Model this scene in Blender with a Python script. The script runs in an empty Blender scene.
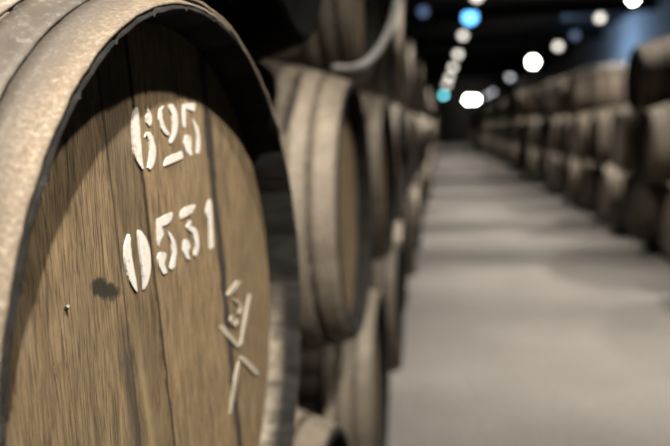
import bpy, bmesh, math, random
from mathutils import Vector, Matrix, noise
PI = math.pi
rnd = random.Random(7)
scn = bpy.context.scene
COL = scn.collection
H = 1.326                                   # eye height

# ------------------------------------------------------------------ camera
cam_d = bpy.data.cameras.new('camera'); cam = bpy.data.objects.new('camera', cam_d); COL.objects.link(cam)
F_PX, VPX, VPY, ROLL = 700.0, 440.0, 126.0, -0.0343
cr, sr = math.cos(ROLL), math.sin(ROLL)
q = (cr*(VPX-335)+sr*(VPY-223), -sr*(VPX-335)+cr*(VPY-223))
PITCH = math.atan2(-q[1], F_PX); YAW = math.atan2(q[0], F_PX/math.cos(PITCH))
fwd = Vector((-math.sin(YAW)*math.cos(PITCH), math.cos(YAW)*math.cos(PITCH), -math.sin(PITCH)))
rgt0 = Vector((math.cos(YAW), math.sin(YAW), 0)); up0 = rgt0.cross(fwd)
rgt = rgt0*cr + up0*sr; up = up0*cr - rgt0*sr
M = Matrix((rgt, up, -fwd)).transposed().to_4x4(); M.translation = Vector((0, 0, H))
cam.matrix_world = M
cam_d.sensor_width = 36; cam_d.lens = 36*F_PX/670; cam_d.clip_start = .02; cam_d.clip_end = 200
cam_d.dof.use_dof = True; cam_d.dof.focus_distance = .50; cam_d.dof.aperture_fstop = 3.8
scn.camera = cam
# ------------------------------------------------------------------ view + world
scn.view_settings.view_transform = 'Standard'; scn.view_settings.look = 'None'
scn.view_settings.gamma = 1; scn.view_settings.exposure = 0.0
w = bpy.data.worlds.new('world'); scn.world = w; w.use_nodes = True
w.node_tree.nodes['Background'].inputs[0].default_value = (.30, .42, .70, 1)
w.node_tree.nodes['Background'].inputs[1].default_value = .003

# ------------------------------------------------------------------ near lamps and aisle lamp settings
LAMP_Z = 3.126
ALB = .36
BLUE_POWER = 300
KEY_POWER, FILL_POWER, ROW_POWER, SIDE_POWER = [p/ALB for p in (370, 125, 410, 215)]

# ------------------------------------------------------------------ helpers
def mat(name, build):
    m = bpy.data.materials.new(name); m.use_nodes = True
    nt = m.node_tree; b = nt.nodes['Principled BSDF']
    build(nt, b)
    bc = b.inputs['Base Color']; b.inputs['Specular IOR Level'].default_value = .2
    if bc.is_linked:                           # overall reflectance of this grimy cellar
        src = bc.links[0].from_socket; mx = nt.nodes.new('ShaderNodeMix'); mx.data_type = 'RGBA'; mx.blend_type = 'MULTIPLY'
        mx.inputs[0].default_value = 1; mx.inputs[7].default_value = (ALB, ALB, ALB, 1)
        nt.links.new(src, mx.inputs[6]); nt.links.new(mx.outputs[2], bc)
    return m
def N(nt, t, **k):
    n = nt.nodes.new(t)
    for a, v in k.items():
        if a.startswith('i_'): n.inputs[a[2:].replace('_', ' ')].default_value = v
        else: setattr(n, a, v)
    return n
def L(nt, a, b): nt.links.new(a, b)
def mapping(nt, scale, loc=(0, 0, 0), rot=(0, 0, 0), src='Object'):
    tc = N(nt, 'ShaderNodeTexCoord'); mp = N(nt, 'ShaderNodeMapping')
    mp.inputs['Scale'].default_value = scale; mp.inputs['Location'].default_value = loc; mp.inputs['Rotation'].default_value = rot
    L(nt, tc.outputs[src], mp.inputs[0]); return mp.outputs[0]
def noise_t(nt, vec, scale, detail=4, rough=.55, dist=0):
    n = N(nt, 'ShaderNodeTexNoise'); n.inputs['Scale'].default_value = scale; n.inputs['Detail'].default_value = detail
    n.inputs['Roughness'].default_value = rough; n.inputs['Distortion'].default_value = dist
    if vec is not None: L(nt, vec, n.inputs['Vector'])
    return n.outputs['Fac']
def ramp(nt, fac, stops):
    r = N(nt, 'ShaderNodeValToRGB'); e = r.color_ramp.elements
    while len(e) < len(stops): e.new(.5)
    for el, (p, c) in zip(e, stops):
        el.position = p; el.color = (c, c, c, 1) if isinstance(c, (int, float)) else (*c, 1)
    L(nt, fac, r.inputs[0]); return r.outputs[0]
def mixc(nt, fac, a, b, mode='MIX'):
    m = N(nt, 'ShaderNodeMix', data_type='RGBA', blend_type=mode)
    for s, v in ((0, fac), (6, a), (7, b)):
        if isinstance(v, (int, float)): m.inputs[s].default_value = v if s == 0 else (v, v, v, 1)
        elif isinstance(v, tuple): m.inputs[s].default_value = (*v, 1)
        else: L(nt, v, m.inputs[s])
    return m.outputs[2]
def math_n(nt, op, a, b=None, c=None):
    m = N(nt, 'ShaderNodeMath', operation=op)
    for i, v in enumerate((a, b, c)):
        if v is None: continue
        if isinstance(v, (int, float)): m.inputs[i].default_value = v
        else: L(nt, v, m.inputs[i])
    return m.outputs[0]
def bump(nt, b, h, strength=.4, dist=.002):
    n = N(nt, 'ShaderNodeBump'); n.inputs['Strength'].default_value = strength; n.inputs['Distance'].default_value = dist
    L(nt, h, n.inputs['Height']); L(nt, n.outputs[0], b.inputs['Normal'])
def rand_tone(nt, lo, hi):
    oi = N(nt, 'ShaderNodeObjectInfo'); mr = N(nt, 'ShaderNodeMapRange')
    mr.inputs[3].default_value = lo; mr.inputs[4].default_value = hi
    L(nt, oi.outputs['Random'], mr.inputs[0]); return mr.outputs[0]

BODY_R, LEN = .42, 1.30
def m_stave(nt, b, base=((.045, .034, .026), (.20, .155, .115), (.31, .25, .19))):
    g = noise_t(nt, mapping(nt, (2.5, 22, 22)), 3.2, 6, .6)
    big = noise_t(nt, mapping(nt, (1, 1, 1)), 5, 3)
    c = ramp(nt, g, [(.28, base[0]), (.5, base[1]), (.75, base[2])])
    c = mixc(nt, ramp(nt, big, [(.35, .0), (.7, .55)]), c, (.12, .105, .09))
    at = N(nt, 'ShaderNodeAttribute', attribute_name='tone')
    c = mixc(nt, 1.0, c, math_n(nt, 'MULTIPLY', ramp(nt, at.outputs['Fac'], [(0, .6), (1, 1.15)]), rand_tone(nt, .75, 1.15)), 'MULTIPLY')
    L(nt, c, b.inputs['Base Color']); b.inputs['Roughness'].default_value = .8
    bump(nt, b, g, .5, .003)
def m_head(nt, b, warm=(.40, .285, .155), dark=(.115, .08, .044)):
    tc = N(nt, 'ShaderNodeTexCoord'); sp = N(nt, 'ShaderNodeSeparateXYZ'); L(nt, tc.outputs['Object'], sp.inputs[0])
    vec = mapping(nt, (1, 22, 2.2), rot=(0.09, 0, 0))
    g = noise_t(nt, vec, 6, 9, .72, .9)
    fine = noise_t(nt, mapping(nt, (1, 120, 6), rot=(.09, 0, 0)), 5, 6, .72)
    blot = noise_t(nt, mapping(nt, (1, 3, 1.2)), 5, 4, .6)
    c = ramp(nt, g, [(.3, dark), (.52, warm), (.78, (warm[0]*1.35, warm[1]*1.38, warm[2]*1.45))])
    c = mixc(nt, ramp(nt, fine, [(.38, .95), (.54, 0)]), c, (.075, .05, .028))
    c = mixc(nt, ramp(nt, blot, [(.45, 0), (.75, .5)]), c, (.17, .125, .08))
    at = N(nt, 'ShaderNodeAttribute', attribute_name='tone')
    c = mixc(nt, 1.0, c, ramp(nt, at.outputs['Fac'], [(0, .72), (1, 1.2)]), 'MULTIPLY')
    c = mixc(nt, 1.0, c, rand_tone(nt, .85, 1.1), 'MULTIPLY')
    fl = noise_t(nt, mapping(nt, (1, 55, 14), loc=(2, 7, 1), rot=(.09, 0, 0)), 4, 5, .75)
    c = mixc(nt, ramp(nt, fl, [(.62, 0), (.72, .85)]), c, (.035, .026, .017))
    lt = noise_t(nt, mapping(nt, (1, 9, 2.5), loc=(4, 2, 9), rot=(.09, 0, 0)), 5, 5, .65)
    c = mixc(nt, ramp(nt, lt, [(.55, 0), (.72, .5)]), c, (.47, .36, .23))
    L(nt, c, b.inputs['Base Color']); b.inputs['Roughness'].default_value = .75
    hh = math_n(nt, 'ADD', g, math_n(nt, 'MULTIPLY', fine, .7))
    bump(nt, b, hh, .6, .0022)
    return c, sp
def m_hero_head(nt, b):
    c, sp = m_head(nt, b)
    Y, Z = sp.outputs['Y'], sp.outputs['Z']
    wob = noise_t(nt, mapping(nt, (1, 30, 30)), 1.6, 4, .6)
    def streak(c, y0, z0, slope, width, col, amt, zlo=-1, zhi=1):      # a stain running down the grain
        ln = math_n(nt, 'SUBTRACT', Y, math_n(nt, 'MULTIPLY_ADD', math_n(nt, 'SUBTRACT', Z, BODY_R + z0), slope, y0))
        d = math_n(nt, 'ABSOLUTE', math_n(nt, 'ADD', ln, math_n(nt, 'MULTIPLY', math_n(nt, 'SUBTRACT', wob, .5), width*1.2)))
        f = math_n(nt, 'MULTIPLY', math_n(nt, 'SMOOTH_MIN', 1, math_n(nt, 'MAXIMUM', math_n(nt, 'SUBTRACT', 1, math_n(nt, 'DIVIDE', d, width)), 0), 0.2), 1.6)
        mz = N(nt, 'ShaderNodeMapRange', interpolation_type='SMOOTHSTEP'); L(nt, Z, mz.inputs[0])
        for i, v in ((1, BODY_R+zhi+.03), (2, BODY_R+zhi-.05), (3, 0), (4, 1)): mz.inputs[i].default_value = v
        zf = mz.outputs[0]
        f = math_n(nt, 'MINIMUM', math_n(nt, 'MULTIPLY', math_n(nt, 'MULTIPLY', f, zf), amt), .95)
        return mixc(nt, f, c, col)
    c = streak(c, .104, .19, -.115, .016, (.035, .033, .030), .9)
    c = streak(c, -.050, .16, -.105, .0035, (.03, .02, .012), .8)
    c = streak(c, -.101, .15, -.07, .003, (.05, .035, .02), .6)
    c = streak(c, -.100, .03, -.10, .012, (.08, .065, .05), .6, zhi=.06)
    c = streak(c, -.078, .03, -.14, .008, (.42, .32, .17), .7, zhi=.04)
    # smudge
    dy = math_n(nt, 'DIVIDE', math_n(nt, 'SUBTRACT', Y, -.124), .026)
    dz = math_n(nt, 'DIVIDE', math_n(nt, 'SUBTRACT', Z, math_n(nt, 'MULTIPLY_ADD', Y, -.35, BODY_R+.044)), .0085)
    r = math_n(nt, 'SQRT', math_n(nt, 'ADD', math_n(nt, 'MULTIPLY', dy, dy), math_n(nt, 'MULTIPLY', dz, dz)))
    r = math_n(nt, 'ADD', r, math_n(nt, 'MULTIPLY', math_n(nt, 'SUBTRACT', noise_t(nt, mapping(nt, (1, 1, 1)), 60, 3), .5), 2.2))
    c = mixc(nt, ramp(nt, r, [(.6, .95), (1.0, 0)]), c, (.035, .03, .022))
    L(nt, c, b.inputs['Base Color'])
def m_hoop(nt, b, a=(.48, .42, .335), d=(.26, .225, .185), thr=(.40, .62), warm=(.30, .20, .13), fine=170, shade_band=False):
    n1 = noise_t(nt, mapping(nt, (1, 1, 1)), 7, 4, .6)
    n2 = noise_t(nt, mapping(nt, (1, 1, 1)), fine, 4, .7)
    n3 = noise_t(nt, mapping(nt, (1, 1, 1), loc=(3, 1, 5)), 45, 4, .65)
    c = mixc(nt, ramp(nt, n1, [(thr[0], 0), (thr[1], 1)]), d, a)
    c = mixc(nt, ramp(nt, n2, [(.42, .75), (.6, 0)]), c, (a[0]*.5, a[1]*.46, a[2]*.42))
    c = mixc(nt, ramp(nt, n2, [(.56, 0), (.72, .6)]), c, (a[0]*1.5, a[1]*1.5, a[2]*1.45))
    c = mixc(nt, ramp(nt, n3, [(.55, 0), (.7, .45)]), c, warm)
    if shade_band:                                  # shadow band painted grey into the hoop's back edge
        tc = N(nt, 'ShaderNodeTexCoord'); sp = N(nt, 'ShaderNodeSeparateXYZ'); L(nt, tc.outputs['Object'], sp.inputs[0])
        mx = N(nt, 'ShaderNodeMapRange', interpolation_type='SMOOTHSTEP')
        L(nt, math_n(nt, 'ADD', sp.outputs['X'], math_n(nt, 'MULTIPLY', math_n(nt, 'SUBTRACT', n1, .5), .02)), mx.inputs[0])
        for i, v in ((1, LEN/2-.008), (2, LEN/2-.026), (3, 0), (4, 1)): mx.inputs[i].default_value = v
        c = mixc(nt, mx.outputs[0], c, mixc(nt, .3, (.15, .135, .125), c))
    c = mixc(nt, 1.0, c, rand_tone(nt, .8, 1.15), 'MULTIPLY')
    L(nt, c, b.inputs['Base Color']); b.inputs['Roughness'].default_value = .62; b.inputs['Metallic'].default_value = .15
    bump(nt, b, math_n(nt, 'ADD', n2, n3), .45, .0015)
def m_paint(nt, b, col=(1.0, .97, .9), thin=(.5, .42, .3), lo=.28):
    n = noise_t(nt, mapping(nt, (1, 60, 14)), 5, 6, .7)
    n2 = noise_t(nt, mapping(nt, (1, 1, 1)), 130, 4, .7)
    f = math_n(nt, 'MULTIPLY', ramp(nt, n, [(lo, 0), (lo+.16, 1)]), ramp(nt, n2, [(.30, .1), (.44, 1)]))
    L(nt, mixc(nt, f, thin, col), b.inputs['Base Color']); b.inputs['Roughness'].default_value = .85
    bump(nt, b, n2, .4, .001)
def m_floor(nt, b):
    n = noise_t(nt, mapping(nt, (1, 1, 1)), 1.3, 5, .6); n2 = noise_t(nt, mapping(nt, (1, 1, 1)), 38, 5, .7)
    c = mixc(nt, ramp(nt, n, [(.3, 0), (.7, 1)]), (.27, .252, .238), (.38, .36, .342))
    c = mixc(nt, ramp(nt, n2, [(.35, .7), (.6, 0)]), c, (.13, .115, .10))
    L(nt, c, b.inputs['Base Color']); b.inputs['Roughness'].default_value = .72
    bump(nt, b, n2, .4, .004)
def m_plaster(nt, b):
    n = noise_t(nt, mapping(nt, (1, 1, 1)), 1.1, 5, .6)
    L(nt, mixc(nt, n, (.42, .42, .41), (.62, .62, .60)), b.inputs['Base Color']); b.inputs['Roughness'].default_value = .9
def m_dark(nt, b):
    n = noise_t(nt, mapping(nt, (1, 8, 8)), 2, 5, .6)
    L(nt, mixc(nt, n, (.012, .010, .009), (.05, .042, .036)), b.inputs['Base Color']); b.inputs['Roughness'].default_value = .9
def m_chime(nt, b, pale_low=False):
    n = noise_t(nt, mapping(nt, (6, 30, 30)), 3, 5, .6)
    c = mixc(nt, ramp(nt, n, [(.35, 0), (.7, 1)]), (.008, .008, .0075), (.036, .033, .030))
    if pale_low:                                   # paler along the groove, towards the bottom
        tc = N(nt, 'ShaderNodeTexCoord'); sp = N(nt, 'ShaderNodeSeparateXYZ'); L(nt, tc.outputs['Object'], sp.inputs[0])
        mz = N(nt, 'ShaderNodeMapRange', interpolation_type='SMOOTHSTEP'); L(nt, sp.outputs['Z'], mz.inputs[0])
        for i, v in ((1, BODY_R+.03), (2, BODY_R-.09), (3, 0), (4, 1)): mz.inputs[i].default_value = v
        mx = N(nt, 'ShaderNodeMapRange', interpolation_type='SMOOTHSTEP'); L(nt, sp.outputs['X'], mx.inputs[0])
        for i, v in ((1, LEN/2-.016), (2, LEN/2-.036), (3, 0), (4, 1)): mx.inputs[i].default_value = v
        n2 = noise_t(nt, mapping(nt, (10, 14, 14)), 3, 4, .6)
        f = math_n(nt, 'MULTIPLY', math_n(nt, 'MULTIPLY', mz.outputs[0], mx.outputs[0]), ramp(nt, n2, [(.35, .3), (.6, 1)]))
        c = mixc(nt, f, c, (.46, .40, .31))
    L(nt, c, b.inputs['Base Color']); b.inputs['Roughness'].default_value = .9
    bump(nt, b, n, .5, .003)
def plain(c, rough=.5, metal=0):
    def f(nt, b):
        n = noise_t(nt, mapping(nt, (1, 1, 1)), 14, 3)
        L(nt, mixc(nt, n, tuple(v*.85 for v in c), tuple(min(1, v*1.15) for v in c)), b.inputs['Base Color'])
        b.inputs['Roughness'].default_value = rough; b.inputs['Metallic'].default_value = metal
    return f
def glow(c, s):
    def f(nt, b):
        b.inputs['Base Color'].default_value = (.8, .8, .8, 1)
        b.inputs['Emission Color'].default_value = (*c, 1); b.inputs['Emission Strength'].default_value = s
    return f
MT = dict(stave=mat('stave_wood', m_stave), head=mat('head_wood', m_head), hero_head=mat('stencilled_head_wood', m_hero_head),
          hoop=mat('galvanised_hoop', m_hoop),
          hoop_tan=mat('rusty_tan_hoop', lambda nt, b: m_hoop(nt, b, (.44, .365, .275), (.36, .30, .225), fine=300, shade_band=True)),
          hoop_grey=mat('grey_hoop', lambda nt, b: m_hoop(nt, b, (.34, .30, .25), (.115, .108, .102), (.44, .60), (.17, .14, .115))),
          paint=mat('stencil_paint', m_paint), chalk=mat('chalk_mark', lambda nt, b: m_paint(nt, b, (.66, .60, .48), (.40, .33, .22), .34)),
          char=mat('dark_inner_wood', m_dark), chime=mat('chime_wood', m_chime), hero_chime=mat('pale_low_chime_wood', lambda nt, b: m_chime(nt, b, True)), floor=mat('concrete_floor', m_floor), plaster=mat('white_plaster', m_plaster),
          stone=mat('dark_stone', m_dark), timber=mat('dark_timber', lambda nt, b: plain((.012, .011, .011), .9)(nt, b)), end_grain=mat('pale_end_grain', plain((.62, .55, .46), .8)), dark_head=mat('dark_head_wood', lambda nt, b: m_head(nt, b, (.085, .07, .06), (.03, .026, .024))), black_stave=mat('near_black_stave', plain((.004, .0038, .0036), .95)),
          hose=mat('pale_hose', plain((.56, .56, .55), .4)), enamel=mat('black_enamel', plain((.02, .02, .022), .4)),
          rivet=mat('rivet_steel', plain((.35, .32, .28), .45, .6)))

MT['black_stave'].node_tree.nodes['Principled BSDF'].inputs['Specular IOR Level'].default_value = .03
def obj(name, bm, mats, parent=None, smooth=True):
    me = bpy.data.meshes.new(name)
    bm.normal_update(); bm.to_mesh(me); bm.free()
    for m in (mats if isinstance(mats, (list, tuple)) else [mats]): me.materials.append(m)
    if smooth:
        me.polygons.foreach_set('use_smooth', [True]*len(me.polygons))
    o = bpy.data.objects.new(name, me); COL.objects.link(o)
    if parent: o.parent = parent
    return o
def tag(o, label=None, cat=None, group=None, kind=None):
    for k, v in (('label', label), ('category', cat), ('group', group), ('kind', kind)):
        if v: o[k] = v
    return o
def empty(name, loc, rz=0):
    o = bpy.data.objects.new(name, None); COL.objects.link(o); o.location = loc; o.rotation_euler = (0, 0, rz); o.empty_display_size = .1
    return o
def box(bm, x0, x1, y0, y1, z0, z1):
    vs = [bm.verts.new((x, y, z)) for x in (x0, x1) for y in (y0, y1) for z in (z0, z1)]
    for f in ((0, 1, 3, 2), (4, 6, 7, 5), (0, 4, 5, 1), (2, 3, 7, 6), (0, 2, 6, 4), (1, 5, 7, 3)): bm.faces.new([vs[i] for i in f])
def struct(name, dims, m):
    bm = bmesh.new(); box(bm, *dims); return tag(obj(name, bm, m, smooth=False), kind='structure')

# ------------------------------------------------------------------ the cellar
Y0, Y1, CEIL = -4.0, 52.0, 4.3
struct('floor', (-3.2, 5.4, Y0, Y1, -.2, 0), MT['floor'])
struct('ceiling', (-3.4, 5.6, Y0, Y1+.2, CEIL, CEIL+.2), MT['timber'])
struct('wall_left', (-3.4, -3.2, Y0, Y1, -.2, CEIL), MT['stone'])
struct('wall_right', (5.4, 5.6, Y0, Y1, -.2, CEIL), MT['plaster'])
struct('wall_far', (-3.4, 5.6, Y1, Y1+.2, -.2, CEIL), MT['stone'])
struct('wall_back', (-3.4, 5.6, Y0-.2, Y0, -.2, CEIL), MT['stone'])
n_b = 0
for k in range(9):
    y = 1.0+k*6.0
    n_b += 1
    struct('trim_%d' % n_b, (-3.2, 5.4, y, y+.22, CEIL-.28, CEIL), MT['timber'])

# ------------------------------------------------------------------ barrels
LEN, R_END, RB = 1.30, .304, .42
NST = 30
def rad(s):                                   # outer radius, s = distance behind the front rim
    t = abs(s-LEN/2)/(LEN/2)
    return R_END + (RB-R_END)*(1-t**2.0)
def ring(bm, x, r, angs, cz, rag=0, seed=0):
    out = []
    for a, dr in angs:
        rr = r+dr
        xx = x
        if rag: xx += rag*noise.noise(Vector((math.cos(a)*9, math.sin(a)*9, seed))) + rag*.6*noise.noise(Vector((math.cos(a)*40, math.sin(a)*40, seed)))
        out.append(bm.verts.new((xx, rr*math.cos(a), cz+rr*math.sin(a))))
    return out
def angles(groove, n=NST, jitter=0, rn=None):
    out = []; g = .16
    for k in range(n):
        a0 = 2*PI*k/n; st = 2*PI/n
        out += [(a0, -groove), (a0+st*.07, 0), (a0+st*.5, .0004), (a0+st*.93, 0)]
    return out
def body_bm(nr=16, rag=.0, groove=.0022, thick=0):
    bm = bmesh.new(); an = angles(groove); plainan = [(a, 0) for a, _ in an]; inn = [(a, -d*.5) for a, d in an]
    tone = bm.faces.layers.float.new('tone')
    seq = []                                   # (x, r, angs, rag)
    hl = LEN/2
    # inner chime (front), end face, outside, end face, inner chime (back)
    seq += [(hl-.075, R_END-.004, inn, 0), (hl-.046, R_END-.0115-thick*.3, inn, 0), (hl-.020, R_END-.0080-thick*.8, inn, 0), (hl-.004, R_END-.0052-thick, inn, rag*.8), (hl-.0005, R_END-.0042-thick, inn, rag)]
    seq += [(hl, R_END-.003, an, rag), (hl-.003, rad(.003), an, rag*.6)]
    for k in range(nr+1):
        s = .03+(LEN-.06)*k/nr
        seq.append((hl-s, rad(s), an, 0))
    seq += [(-hl+.003, rad(.003), an, 0), (-hl, R_END-.003, an, 0), (-hl+.004, R_END-.0085, inn, 0), (-hl+.046, R_END-.0105, inn, 0), (-hl+.075, R_END-.004, inn, 0)]
    rings = [ring(bm, x, r, a, RB, rg, 3) for x, r, a, rg in seq]
    n = len(an); rr = random.Random(3); tones = [rr.random() for _ in range(NST)]
    for i in range(len(rings)-1):
        for j in range(n):
            f = bm.faces.new((rings[i][j], rings[i+1][j], rings[i+1][(j+1) % n], rings[i][(j+1) % n]))
            f[tone] = tones[j//4]
            if i < 6 or i >= len(rings)-4: f.material_index = 2 if (thick and i in (4, 5)) else 1
    return bm
def head_bm(side=1, depth=.040, joints=None, slope=-.09, R=.2935, gap=.0007):
    bm = bmesh.new(); tone = bm.faces.layers.float.new('tone')
    rr = random.Random(11)
    joints = joints or [-.24, -.165, -.085, -.01, .07, .15, .225]
    xf = (LEN/2-depth)*side
    ed = [-.5]+joints+[.5]
    def cut(poly, y0, s, keep):                # keep side of the line y = y0 + s*z
        out = []
        f = lambda p: keep*(p[0]-(y0+s*p[1]))
        for i in range(len(poly)):
            a, b = poly[i], poly[(i+1) % len(poly)]
            fa, fb = f(a), f(b)
            if fa >= 0: out.append(a)
            if fa*fb < 0:
                t = fa/(fa-fb); out.append((a[0]+t*(b[0]-a[0]), a[1]+t*(b[1]-a[1])))
        return out
    circ = [(R*math.cos(2*PI*k/96), R*math.sin(2*PI*k/96)) for k in range(96)]
    for i in range(len(ed)-1):
        s0 = slope+(rr.random()-.5)*.02*0; p = cut(circ, ed[i]+gap/2, slope, 1)
        if len(p) < 3: continue
        p = cut(p, ed[i+1]-gap/2, slope, -1)
        if len(p) < 3: continue
        cx = sum(a for a, _ in p)/len(p); cz = sum(b for _, b in p)/len(p)
        t = rr.random(); off = (rr.random()-.5)*.0016
        def shr(e):
            q = cut(p, ed[i]+gap/2+e, slope, 1); return q
        sc = lambda y, e: y
        front = [bm.verts.new((xf+side*off, y, RB+z)) for y, z in p]
        back = [bm.verts.new((xf-side*.022, y, RB+z)) for y, z in p]
        f = bm.faces.new(front if side > 0 else front[::-1]); f[tone] = t
        f = bm.faces.new(back[::-1] if side > 0 else back); f[tone] = t
        m = len(p)
        for j in range(m):
            k = (j+1) % m
            q4 = (front[j], back[j], back[k], front[k])
            f = bm.faces.new(q4 if side > 0 else q4[::-1]); f[tone] = t
    bmesh.ops.recalc_face_normals(bm, faces=bm.faces[:])
    # dark panel that closes the joints from behind
    c = [bm.verts.new((xf-side*.012, (R+.003)*math.cos(2*PI*k/48), RB+(R+.003)*math.sin(2*PI*k/48))) for k in range(48)]
    f = bm.faces.new(c if side > 0 else c[::-1]); f.material_index = 1
    return bm
HERO_HOOPS = [(.0006, .033), (.0345, .062), (.0665, .100), (.33, .375), (.49, .54)]
HOOPS = [(.005, .054), (.063, .100), (.114, .148), (.33, .375), (.49, .54)]
def hoop_bm(s0, s1, side=1, th=.0026, n=96, rivets=True, a_rivet=1.1, lap=None, rag=0, bm=None):
    """a riveted strip of steel; lap = angle where its end lies over its start"""
    bm = bm or bmesh.new()
    K = 4
    closed = lap is None
    A = [2*PI*j/n for j in range(n)] if closed else [lap + (2*PI+.30)*j/n for j in range(n+1)]
    rings = []
    for k in range(K+3):
        row = []
        for j, a in enumerate(A):
            if k <= K: sp = s0+(s1-s0)*k/K; r = rad(sp)+th
            else: sp = s1 if k == K+1 else s0; r = rad(sp)-(.001 if closed else 0)
            if not closed:
                u = (j/n*(2*PI+.30)-2*PI)/.30
                r += .0036*min(1, max(0, (u+.5)/.5)) + (.0016*max(0, u-.6)/.4)
            if rag and k in (0, K+2): sp += rag*(.5+noise.noise(Vector((math.cos(a)*30, math.sin(a)*30, 2))))*1.2
            if rag and k in (K, K+1): sp += rag*2*noise.noise(Vector((math.cos(a)*14, math.sin(a)*14, 7)))
            r += .0007*math.sin(3*a+s0*40)
            row.append(bm.verts.new((side*(LEN/2-sp), r*math.cos(a), RB+r*math.sin(a))))
        rings.append(row)
    m = len(rings)
    for i in range(m):
        for j in range(len(A) if closed else len(A)-1):
            j2 = (j+1) % len(A)
            q4 = (rings[i][j], rings[(i+1) % m][j], rings[(i+1) % m][j2], rings[i][j2])
            bm.faces.new(q4 if side > 0 else q4[::-1])
    if not closed:
        for j in (0, -1): bm.faces.new([rings[i][j] for i in range(m)])
        bmesh.ops.recalc_face_normals(bm, faces=bm.faces[:])
    if rivets:
        for da in (0, .05):
            sm = (s0+s1)/2; a = a_rivet+da; r = rad(sm)+th
            bmesh.ops.create_icosphere(bm, subdivisions=2, radius=.0055, matrix=Matrix.Translation((side*(LEN/2-sm), r*math.cos(a), RB+r*math.sin(a))))
    return bm
def bung_bm():
    bm = bmesh.new()
    bmesh.ops.create_cone(bm, cap_ends=True, segments=24, radius1=.026, radius2=.030, depth=.03, matrix=Matrix.Translation((0, 0, 2*RB+.006)))
    bmesh.ops.bevel(bm, geom=bm.edges[:], offset=.002, segments=1)
    return bm

def build_barrel(hero=False):
    root = empty('barrel', (0, 0, 0))
    if hero:
        obj('body', body_bm(30, .0022, .0026), [MT['stave'], MT['hero_chime']], root)
        hd = obj('head', head_bm(1, .040, [-.232, -.174, -.087, -.036, .055, .126, .20], -.10, gap=.0005), [MT['hero_head'], MT['char']], root, False)
    else:
        obj('body', body_bm(14, thick=.010), [MT['stave'], MT['chime'], MT['end_grain']], root)
        hd = obj('head', head_bm(1), [MT['head'], MT['char']], root, False)
    obj('head', head_bm(-1), [MT['head'], MT['char']], root, False)
    for i, (a, b) in enumerate(HERO_HOOPS if hero else HOOPS):
        for side in (1, -1):
            m = MT['hoop']
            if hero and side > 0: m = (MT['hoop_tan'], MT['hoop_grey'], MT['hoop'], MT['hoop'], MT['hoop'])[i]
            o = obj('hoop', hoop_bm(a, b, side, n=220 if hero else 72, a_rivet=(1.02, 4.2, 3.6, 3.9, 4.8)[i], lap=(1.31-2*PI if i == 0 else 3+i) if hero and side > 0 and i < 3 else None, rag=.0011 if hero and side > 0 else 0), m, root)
            if hero and i == 0 and side > 0: o['label'] = 'tan rusted end hoop'
            if hero and i == 1 and side > 0: o['label'] = 'dark grey hoop'
    obj('bung', bung_bm(), MT['head'], root, False)
    return root, hd
def build_far_barrel():                        # the small distant ones: one mesh with all surfaces
    bm = bmesh.new()
    import itertools
    tmp = bpy.data.meshes.new('tmp')
    parts = [(body_bm(8, 0, .002, .010), 0), (head_bm(1), 1), (head_bm(-1), 1)]
    parts += [(hoop_bm(a, b, sd, n=40, rivets=False), 2) for a, b in HOOPS for sd in (1, -1)]
    for p, mi in parts:
        for f in p.faces: f.material_index = mi if f.material_index == 0 else ((4, 5)[f.material_index-1] if mi == 0 else 3)
        p.to_mesh(tmp); p.free(); bm.from_mesh(tmp)
    bpy.data.meshes.remove(tmp)
    o = obj('barrel', bm, [MT['stave'], MT['head'], MT['hoop'], MT['char'], MT['chime'], MT['end_grain']], None, True)
    return o
def copy_tree(root):
    r = root.copy(); COL.objects.link(r)
    for ch in list(root.children):
        c = ch.copy(); COL.objects.link(c); c.parent = r
        for g in list(ch.children):
            d = g.copy(); COL.objects.link(d); d.parent = c
    return r

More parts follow.
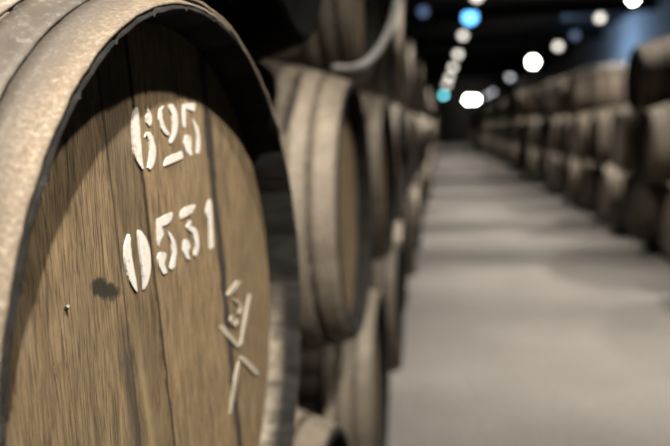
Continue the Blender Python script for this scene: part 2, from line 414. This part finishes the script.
STENCIL=[
  [(-0.0526, 0.2215), (-0.0508, 0.2175), (-0.0514, 0.2061), (-0.0511, 0.1898), (-0.0507, 0.1717), (-0.0538, 0.1722), (-0.0626, 0.1789), (-0.0658, 0.187), (-0.0655, 0.1982), (-0.0632, 0.2109), (-0.0582, 0.2189)],
  [(-0.0374, 0.2227), (-0.0329, 0.2203), (-0.0281, 0.2145), (-0.0291, 0.2086), (-0.0344, 0.2061), (-0.0395, 0.2086), (-0.0402, 0.2135), (-0.0362, 0.2161)],
  [(-0.0457, 0.1971), (-0.0407, 0.2011), (-0.0339, 0.2016), (-0.0278, 0.1968), (-0.0239, 0.1873), (-0.0249, 0.1805), (-0.0315, 0.1731), (-0.038, 0.1701), (-0.0429, 0.1721), (-0.0391, 0.1777), (-0.0363, 0.186), (-0.0369, 0.1944), (-0.0418, 0.1987)],
  [(-0.0021, 0.2244), (-0.0077, 0.22), (-0.007, 0.2113), (-0.002, 0.2034), (0.005, 0.1998), (0.0013, 0.1975), (-0.006, 0.199), (-0.0129, 0.2043), (-0.0156, 0.2129), (-0.0116, 0.2207), (-0.005, 0.2238)],
  [(0.0069, 0.2256), (0.0143, 0.2261), (0.0231, 0.2206), (0.0266, 0.2115), (0.0238, 0.2023), (0.0144, 0.1933), (0.0053, 0.1903), (0.0048, 0.1926), (0.0123, 0.1997), (0.0136, 0.2078), (0.012, 0.2168), (0.0071, 0.2211)],
  [(-0.0036, 0.1795), (0.0291, 0.1831), (0.0288, 0.1753), (-0.0103, 0.1714)],
  [(0.0378, 0.2274), (0.0702, 0.2284), (0.0658, 0.2199), (0.0526, 0.2216), (0.0456, 0.2229), (0.0434, 0.221), (0.0427, 0.2044), (0.0369, 0.2037), (0.0353, 0.2115)],
  [(0.0577, 0.213), (0.0635, 0.2117), (0.0728, 0.2059), (0.0775, 0.1959), (0.0746, 0.1841), (0.0685, 0.1783), (0.0624, 0.179), (0.0656, 0.1863), (0.0682, 0.1961), (0.0636, 0.2059)],
  [(0.0393, 0.1975), (0.0514, 0.1979), (0.0556, 0.1934), (0.0518, 0.1848), (0.0543, 0.1789), (0.0458, 0.1777), (0.0383, 0.1824), (0.0348, 0.1901)],
  [(-0.0821, 0.1225), (-0.0794, 0.1187), (-0.0812, 0.1121), (-0.0793, 0.0979), (-0.0765, 0.0833), (-0.0758, 0.0741), (-0.0833, 0.0798), (-0.0898, 0.0902), (-0.0927, 0.1025), (-0.0906, 0.1137)],
  [(-0.0662, 0.1231), (-0.0581, 0.1194), (-0.0504, 0.111), (-0.047, 0.0979), (-0.0497, 0.0858), (-0.0579, 0.0771), (-0.0652, 0.0732), (-0.0646, 0.0827), (-0.0661, 0.0953), (-0.0674, 0.1098)],
  [(-0.0314, 0.1288), (-0.0036, 0.1301), (0.0008, 0.1284), (-0.005, 0.1214), (-0.018, 0.1199), (-0.0228, 0.1216), (-0.0223, 0.1151), (-0.0207, 0.1122), (-0.029, 0.1064), (-0.0316, 0.1023), (-0.0333, 0.1071), (-0.0329, 0.1188)],
  [(-0.0124, 0.114), (-0.0041, 0.1105), (0.0037, 0.1021), (0.0044, 0.0929), (-0.0029, 0.0806), (-0.0106, 0.0784), (-0.0134, 0.0809), (-0.0056, 0.0902), (-0.005, 0.1013)],
  [(-0.0313, 0.0982), (-0.02, 0.0977), (-0.0175, 0.0942), (-0.0236, 0.087), (-0.0189, 0.0783), (-0.0279, 0.0785), (-0.0346, 0.0859), (-0.0358, 0.0937)],
  [(0.0188, 0.1285), (0.0295, 0.1311), (0.0522, 0.1309), (0.0542, 0.1283), (0.0429, 0.1225), (0.0177, 0.121)],
  [(0.0277, 0.1122), (0.0378, 0.1167), (0.0417, 0.115), (0.0382, 0.1119), (0.0529, 0.1081), (0.0589, 0.0979), (0.057, 0.086), (0.0473, 0.0799), (0.0428, 0.0831), (0.048, 0.0924), (0.043, 0.104), (0.0329, 0.108)],
  [(0.0218, 0.1003), (0.0305, 0.1001), (0.0365, 0.0931), (0.0296, 0.0872), (0.0333, 0.0806), (0.0247, 0.0817), (0.0174, 0.0906)],
  [(0.0856, 0.1293), (0.0942, 0.1321), (0.0974, 0.1254), (0.0967, 0.1127), (0.0977, 0.0827), (0.0882, 0.0805), (0.0836, 0.0826), (0.0858, 0.109), (0.0783, 0.1175), (0.0791, 0.1225)],
]
CHALK=[
  [(0.161, 0.0324), (0.1727, 0.0265), (0.1565, 0.0197), (0.1324, 0.0193), (0.1321, 0.0247)],
  [(0.147, 0.0137), (0.1613, 0.0106), (0.1738, 0.0015), (0.1738, -0.0066), (0.1641, -0.0108), (0.1594, -0.0087), (0.1665, -0.0038), (0.1649, 0.0021), (0.1571, 0.0079), (0.1477, 0.0107)],
  [(0.1397, -0.0017), (0.1454, -0.0036), (0.1409, -0.0094), (0.1434, -0.0159), (0.1507, -0.0164), (0.1541, -0.0106), (0.1588, -0.0127), (0.1565, -0.0188), (0.1487, -0.0212), (0.1384, -0.017), (0.1339, -0.0083)],
  [(0.1983, 0.0041), (0.2087, 0.0002), (0.193, -0.0196), (0.1742, -0.0447), (0.1643, -0.0416), (0.1827, -0.0167)],
  [(0.1554, -0.0652), (0.1433, -0.0856), (0.1259, -0.1103), (0.115, -0.1046), (0.1283, -0.08), (0.1455, -0.0643)],
  [(0.1147, -0.0061), (0.1565, -0.0426), (0.1462, -0.0444), (0.1021, -0.0084)],
  [(0.1755, -0.0612), (0.2217, -0.0987), (0.2083, -0.0994), (0.1622, -0.0624)],
]

def mark_mesh(name, polys, m, parent, x, th=.0007, grow=1.0):
    bm = bmesh.new()
    def thin(p):
        c = sum((Vector(q) for q in p), Vector((0, 0)))/len(p)
        d = max((Vector(q)-c for q in p), key=lambda v: v.length).normalized(); n = Vector((-d.y, d.x))
        return [tuple(c+d*(Vector(q)-c).dot(d)*(1.0 if grow > .85 else 1.12)+n*(Vector(q)-c).dot(n)*grow) for q in p]
    polys = [thin(p) for p in polys]
    rr = random.Random(5)
    for p in polys:
        # refine the outline and give it a slightly rough edge
        pts = []
        for i in range(len(p)):
            a, b = Vector(p[i]), Vector(p[(i+1) % len(p)])
            pa, nb = Vector(p[i-1]), Vector(p[(i+2) % len(p)])
            for k in range(5):
                t = k/5
                c = .5*((2*a)+(b-pa)*t+(2*pa-5*a+4*b-nb)*t*t+(3*a-pa-3*b+nb)*t**3)
                c = c.lerp(a.lerp(b, t), .6)
                pts.append(c + Vector(((rr.random()-.5)*.0007, (rr.random()-.5)*.0007)))
        fr = [bm.verts.new((x+th, q.x, RB+q.y)) for q in pts]; bk = [bm.verts.new((x-.0012, q.x, RB+q.y)) for q in pts]
        f = bm.faces.new(fr)
        n = len(pts)
        for j in range(n): bm.faces.new((fr[j], bk[j], bk[(j+1) % n], fr[(j+1) % n]))
    bmesh.ops.recalc_face_normals(bm, faces=bm.faces[:])
    bmesh.ops.triangulate(bm, faces=[f for f in bm.faces if len(f.verts) > 4])
    return obj(name, bm, m, parent, False)

# rows: centres of the faces along the aisle
XL, PL = -.20, 1.07
XR, PR = 1.86, 1.15
Z1 = .48
dzL = math.sqrt((2*RB+.002)**2-(PL/2)**2); dzR = math.sqrt((2*RB+.002)**2-(PR/2)**2)
HERO_Y = .594; BY = -.0441; BY0 = HERO_Y + LEN/2*math.sin(-BY)
slots = []                                     # (side, tier, order, y, x_face, z_centre)
NL, NR = 42, 38
for k in range(-1, NL):
    if k >= 0: slots.append(('left', 2, k+1, BY0+k*PL, XL, Z1+dzL))
    slots.append(('left', 1, k+2, BY0+(k+.5)*PL, XL, Z1))
    if k >= 0: slots.append(('left', 3, k+1, BY0+(k+.5)*PL, XL-.02, Z1+2*dzL))
RY = 5.0
for k in range(NR):
    slots.append(('right', 1, k+1, RY+k*PR, XR, Z1))
    slots.append(('right', 2, k+1, RY+(k+.5)*PR, XR, Z1+dzR))
for k in range(NR-1):
    if k in (0, 2, 3): continue
    slots.append(('right', 3, 0, RY+(k+1)*PR, XR, Z1+2*dzR))
ORD = ['nearest', 'second', 'third', 'fourth', 'fifth', 'sixth', 'seventh', 'eighth', 'ninth', 'tenth', 'eleventh', 'twelfth', 'thirteenth']
TIER = {1: 'bottom', 2: 'middle', 3: 'top'}
hero, hero_head = build_barrel(True)
hx, hy = XL - LEN/2*math.cos(BY), HERO_Y - LEN/2*math.sin(BY)
hero.location = (hx, hy, H-.198-RB); hero.rotation_euler = (0, 0, BY)
tag(hero, 'large foreground wooden barrel with two rows of white stencilled numerals and chalk cross', 'barrel', 'barrels stacked along the left of the aisle')
xf = LEN/2-.040
mark_mesh('stencilled_number', STENCIL[:9], MT['paint'], hero_head, xf+.0008, grow=.88)['label'] = 'white stencilled numerals of the upper row'
mark_mesh('stencilled_number', STENCIL[9:], MT['paint'], hero_head, xf+.0008, grow=.88)['label'] = 'white stencilled numerals 0531 of the lower row'
mark_mesh('chalk_mark', CHALK, MT['chalk'], hero_head, xf+.0008, grow=.68)['label'] = 'cream chalk cross and squiggle'
bmn = bmesh.new()
bmesh.ops.create_cone(bmn, cap_ends=True, segments=7, radius1=.0022, radius2=.0012, depth=.007, matrix=Matrix.Translation((xf+.001, -.175, RB+.087)) @ Matrix.Rotation(1.0, 4, 'Y') @ Matrix.Rotation(.5, 4, 'X'))
obj('nail', bmn, MT['rivet'], hero_head, False)

near, _h = build_barrel(False); far = build_far_barrel()
used = {'near': False, 'far': False}
counter = {}
slots.sort(key=lambda s: s[3])
for side, tier, _o, y, xface, z in slots:
    if side == 'left' and tier == 2 and abs(y-BY0) < .01:
        counter[(side, tier)] = 1; continue
    dist = y
    key = 'near' if dist < 13 else 'far'
    proto = near if key == 'near' else far
    if used[key]: r = copy_tree(proto)
    else: r = proto; used[key] = True
    sgn = 1 if side == 'left' else -1
    xj = 0 if y < 3.5 else (rnd.random()-.5)*.07
    fx = xface + xj
    yaw = (rnd.random()-.5)*.04 + (0 if side == 'left' else PI)
    r.location = (fx - sgn*LEN/2, y-(.03 if y < .3 and side == 'left' else 0), z-RB); r.rotation_euler = (0, 0, yaw)
    c = counter.get((side, tier), 0)
    unseen = (side == 'left' and y < .3) or (side == 'right' and y < 5.3)
    if not unseen: counter[(side, tier)] = c+1
    where = '%s tier of %s stack' % (TIER[tier], side)
    if key == 'near' and c < 13:
        state = {('left', 1): 'shadowed brown barrel', ('left', 2): 'brown barrel with pale worn hoops', ('left', 3): 'dark brown barrel with pale hoops',
                 ('right', 1): 'brown barrel with pale chime', ('right', 2): 'brown hooped barrel', ('right', 3): 'brown barrel against the blue glow'}[(side, tier)]
        lab = '%s, %s from the camera, %s' % (state, ORD[c], where)
        if c == 0: lab = '%s nearest the camera in the %s' % (state, where)
    else:
        lab = 'small blurred brown barrel in the far stretch of the %s' % where
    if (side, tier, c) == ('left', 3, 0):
        lab = 'near black barrel in top tier above the stencilled barrel, left stack'
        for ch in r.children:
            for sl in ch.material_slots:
                sl.link = 'OBJECT'; sl.material = MT['black_stave']  # every part of this barrel takes one near-black colour
    if unseen: lab = 'brown barrel low under the near side of the stencilled barrel' if side == 'left' else 'brown barrel at the very start of the right stack, bottom tier'
    if side == 'left':                         # end faces take the dark chime wood on this side
        for ch in ([r] if r.type == 'MESH' else r.children):
            for sl in ch.material_slots:
                if sl.material == MT['end_grain']: sl.link = 'OBJECT'; sl.material = MT['chime']
    if side == 'right':                        # heads take the darker head wood on this side
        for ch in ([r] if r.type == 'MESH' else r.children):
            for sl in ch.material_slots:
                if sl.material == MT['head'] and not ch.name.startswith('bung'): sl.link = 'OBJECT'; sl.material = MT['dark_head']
    tag(r, lab, 'barrel', ('blurred distant barrels in the %s' % where) if key == 'far' else 'barrels stacked along the %s of the aisle' % side)

# timber rails the bottom tier lies on
def rail(x, y0, y1, label):
    bm = bmesh.new(); zt = Z1-rad(LEN/2-.29)-.009
    box(bm, x-.06, x+.06, y0, y1, 0, zt)
    bmesh.ops.bevel(bm, geom=bm.edges[:], offset=.006, segments=1)
    tag(obj('timber_rail', bm, MT['timber'], smooth=False), label, 'rail', 'floor rails under the stacks')
rail(XL-LEN/2+.35, -.5, 46, 'dark timber rail on the floor under left barrels, beside the aisle')
rail(XL-LEN/2-.35, -.5, 46, 'dark timber rail on the floor under left barrels, by the wall')
rail(XR+LEN/2-.35, 4.4, 50, 'dark timber rail on the floor under right barrels, beside the aisle')
rail(XR+LEN/2+.35, 4.4, 50, 'dark timber rail on the floor under right barrels, by the wall')

# ------------------------------------------------------------------ pale hose drooping off the left stack
def tube(name, pts, r, m, parent=None, n=10):
    cu = bpy.data.curves.new(name, 'CURVE'); cu.dimensions = '3D'; cu.bevel_depth = r; cu.bevel_resolution = 3; cu.use_fill_caps = True
    s = cu.splines.new('NURBS'); s.points.add(len(pts)-1); s.order_u = 4; s.use_endpoint_u = True
    for p, v in zip(s.points, pts): p.co = (*v, 1)
    cu.resolution_u = 8; cu.materials.append(m)
    o = bpy.data.objects.new(name, cu); COL.objects.link(o)
    dg = bpy.context.evaluated_depsgraph_get(); me = bpy.data.meshes.new_from_object(o.evaluated_get(dg))
    bpy.data.objects.remove(o); o = bpy.data.objects.new(name, me); COL.objects.link(o)
    if parent: o.parent = parent
    return o
hose = tube('hose', [(-.250, 1.72, 1.474), (-.225, 1.70, 1.469), (-.192, 1.66, 1.464), (-.162, 1.66, 1.480), (-.138, 1.66, 1.505), (-.118, 1.66, 1.537), (-.103, 1.66, 1.572), (-.092, 1.66, 1.612), (-.085, 1.64, 1.75), (-.09, 1.50, 1.96), (-.14, 1.34, 2.10), (-.28, 1.2, 2.135), (-.5, 1.13, 2.19)], .010, MT['hose'])
tag(hose, 'pale grey hose curving down over the rim of the second left barrel', 'hose')

# ------------------------------------------------------------------ lamps
BULB = {}
def bulb_mat(key, c, s):
    if key not in BULB: BULB[key] = mat('lit_bulb_'+key, glow(c, s))
    return BULB[key]
def pendant(x, y, z, bulb, light=None, col=(1, .86, .68), label='', group=None, r=.045, spot=100, rad_=.05, aim=None, squash=1):
    root = empty('pendant_lamp', (x, y, z)); tag(root, label, 'lamp', group)
    bm = bmesh.new()                                     # shade
    prof = [(.03, .13), (.05, .12), (.075, .09), (.13, .055), (.14, .05)]
    n = 28; rings = []
    for rr_, zz in prof + [(a-.004, b-.004) for a, b in prof[::-1]]:
        rings.append([bm.verts.new((rr_*math.cos(2*PI*j/n), rr_*math.sin(2*PI*j/n), zz)) for j in range(n)])
    for i in range(len(rings)-1):
        for j in range(n): bm.faces.new((rings[i][j], rings[i][(j+1) % n], rings[i+1][(j+1) % n], rings[i+1][j]))
    obj('lamp_shade', bm, MT['enamel'], root)
    bm = bmesh.new(); bmesh.ops.create_uvsphere(bm, u_segments=16, v_segments=10, radius=r)
    obj('bulb', bm, bulb, root)
    bm = bmesh.new(); bmesh.ops.create_cone(bm, cap_ends=True, segments=14, radius1=.022, radius2=.018, depth=.11, matrix=Matrix.Translation((0, 0, .09)))
    obj('socket', bm, MT['enamel'], root)
    bm = bmesh.new(); bmesh.ops.create_cone(bm, cap_ends=True, segments=8, radius1=.005, radius2=.005, depth=CEIL-z-.12, matrix=Matrix.Translation((0, 0, .13+(CEIL-z-.12)/2-.01)))
    obj('cord', bm, MT['enamel'], root)
    if light:
        ld = bpy.data.lights.new('lamp_light', 'SPOT'); ld.energy = light; ld.color = col; ld.spot_size = math.radians(spot); ld.spot_blend = .7 if squash == 1 else 1.0
        ld.shadow_soft_size = rad_
        lo = bpy.data.objects.new('lamp_light', ld); lo.scale = (1, squash, 1); COL.objects.link(lo); lo.parent = root; lo.location = (0, 0, -r-.02)
        if aim: lo.rotation_euler = (Vector(aim)-Vector((x, y, z))).to_track_quat('-Z', 'Y').to_euler()
    return root
warm = bulb_mat('warm', (1, .93, .82), 2.6); white = bulb_mat('white', (1, .96, .85), 34); cyan = bulb_mat('cyan', (.16, .66, .74), 11)
blue = bulb_mat('blue', (.12, .48, 1), 5.0); dim = bulb_mat('dim', (.8, .82, .85), 2.2); dimblue = bulb_mat('dim_blue', (.2, .35, .7), .5)
W = (1, .92, .81)
# two lamps that light the nearest barrels
pendant(.71, -.60, 3.2, warm, KEY_POWER, W, 'pendant lamp over the aisle start, above and behind the camera', spot=46, rad_=.03, aim=(-.42, .60, 1.62))
pendant(.84, .60, 3.2, warm, FILL_POWER, W, 'pendant lamp over the aisle beside the stencilled barrel', spot=84, rad_=.035, aim=(-.35, 1.0, 1.2))
row = [(1.1, 2.5), (.7, 4.1), (.55, 6.1), (.55, 8.2), (.54, 10.4), (.525, 12.35), (.486, 14.79), (.478, 18.5), (.424, 22.48), (.37, 27.0), (.326, 31.38), (.235, 42.3)]
for i, (x, y) in enumerate(row):
    bm_, nm, r = warm, 'warm white pendant lamp', .068
    if i == 5: bm_, nm, r = blue, 'blue white pendant lamp', .11
    if i == 11: bm_, nm, r = cyan, 'cyan tinted pendant lamp', .12
    if i > 6 and i < 11: r = .075+.010*(i-6)
    lab = '%s, %s from the camera over the aisle' % (nm, ORD[i])
    pendant(x, y, LAMP_Z, bm_, ROW_POWER*(.55 if i == 0 else 1.05 if i == 1 else 1 if y < 20 else 1.8), W, lab, 'lamps hanging over the aisle', r=r, spot=110, squash=.44 if y < 5 else .36)
for i, (x, y) in enumerate([(2.9, 4.6), (2.9, 7.2), (2.9, 9.4), (2.906, 11.47), (2.83, 13.34), (2.834, 15.71), (2.817, 17.77), (2.774, 22.0), (2.725, 28.5), (2.95, 41), (2.9, 44.5)]):
    nm, bm_, r = [('warm', warm, .065), ('warm', warm, .065), ('warm', warm, .065), ('bright white', white, .06), ('warm', warm, .065), ('dim blue', dimblue, .075), ('warm', warm, .085), ('bright white', white, .13), ('dim', dim, .10), ('dim', dim, .11), ('dim', dim, .11)][i]
    lab = '%s pendant lamp, %s from the camera over the right stack' % (nm, ORD[i])
    pendant(x, y, LAMP_Z, bm_, SIDE_POWER if y < 30 else None, W, lab, 'lamps hanging over the right stack', r=r, spot=120)
pendant(1.98, 50.4, LAMP_Z-.05, white, 60, W, 'bright white pendant lamp low at the far end, left of a pair', r=.2, spot=150)
pendant(2.45, 50.4, LAMP_Z-.05, white, 60, W, 'bright white pendant lamp low at the far end, right of a pair', r=.2, spot=150)
pendant(-.24, 11.5, LAMP_Z, dimblue, None, W, 'dim blue pendant lamp over the left stack', r=.07)
# blue flood on the right wall
ld = bpy.data.lights.new('blue_flood', 'AREA'); ld.shape = 'RECTANGLE'; ld.size = .5; ld.size_y = 6.0; ld.energy = BLUE_POWER; ld.color = (.36, .60, 1)
lo = bpy.data.objects.new('blue_flood', ld); COL.objects.link(lo); lo.location = (3.5, 21.5, 3.55)
lo.rotation_euler = Vector((1, 0, -.04)).to_track_quat('-Z', 'Y').to_euler()
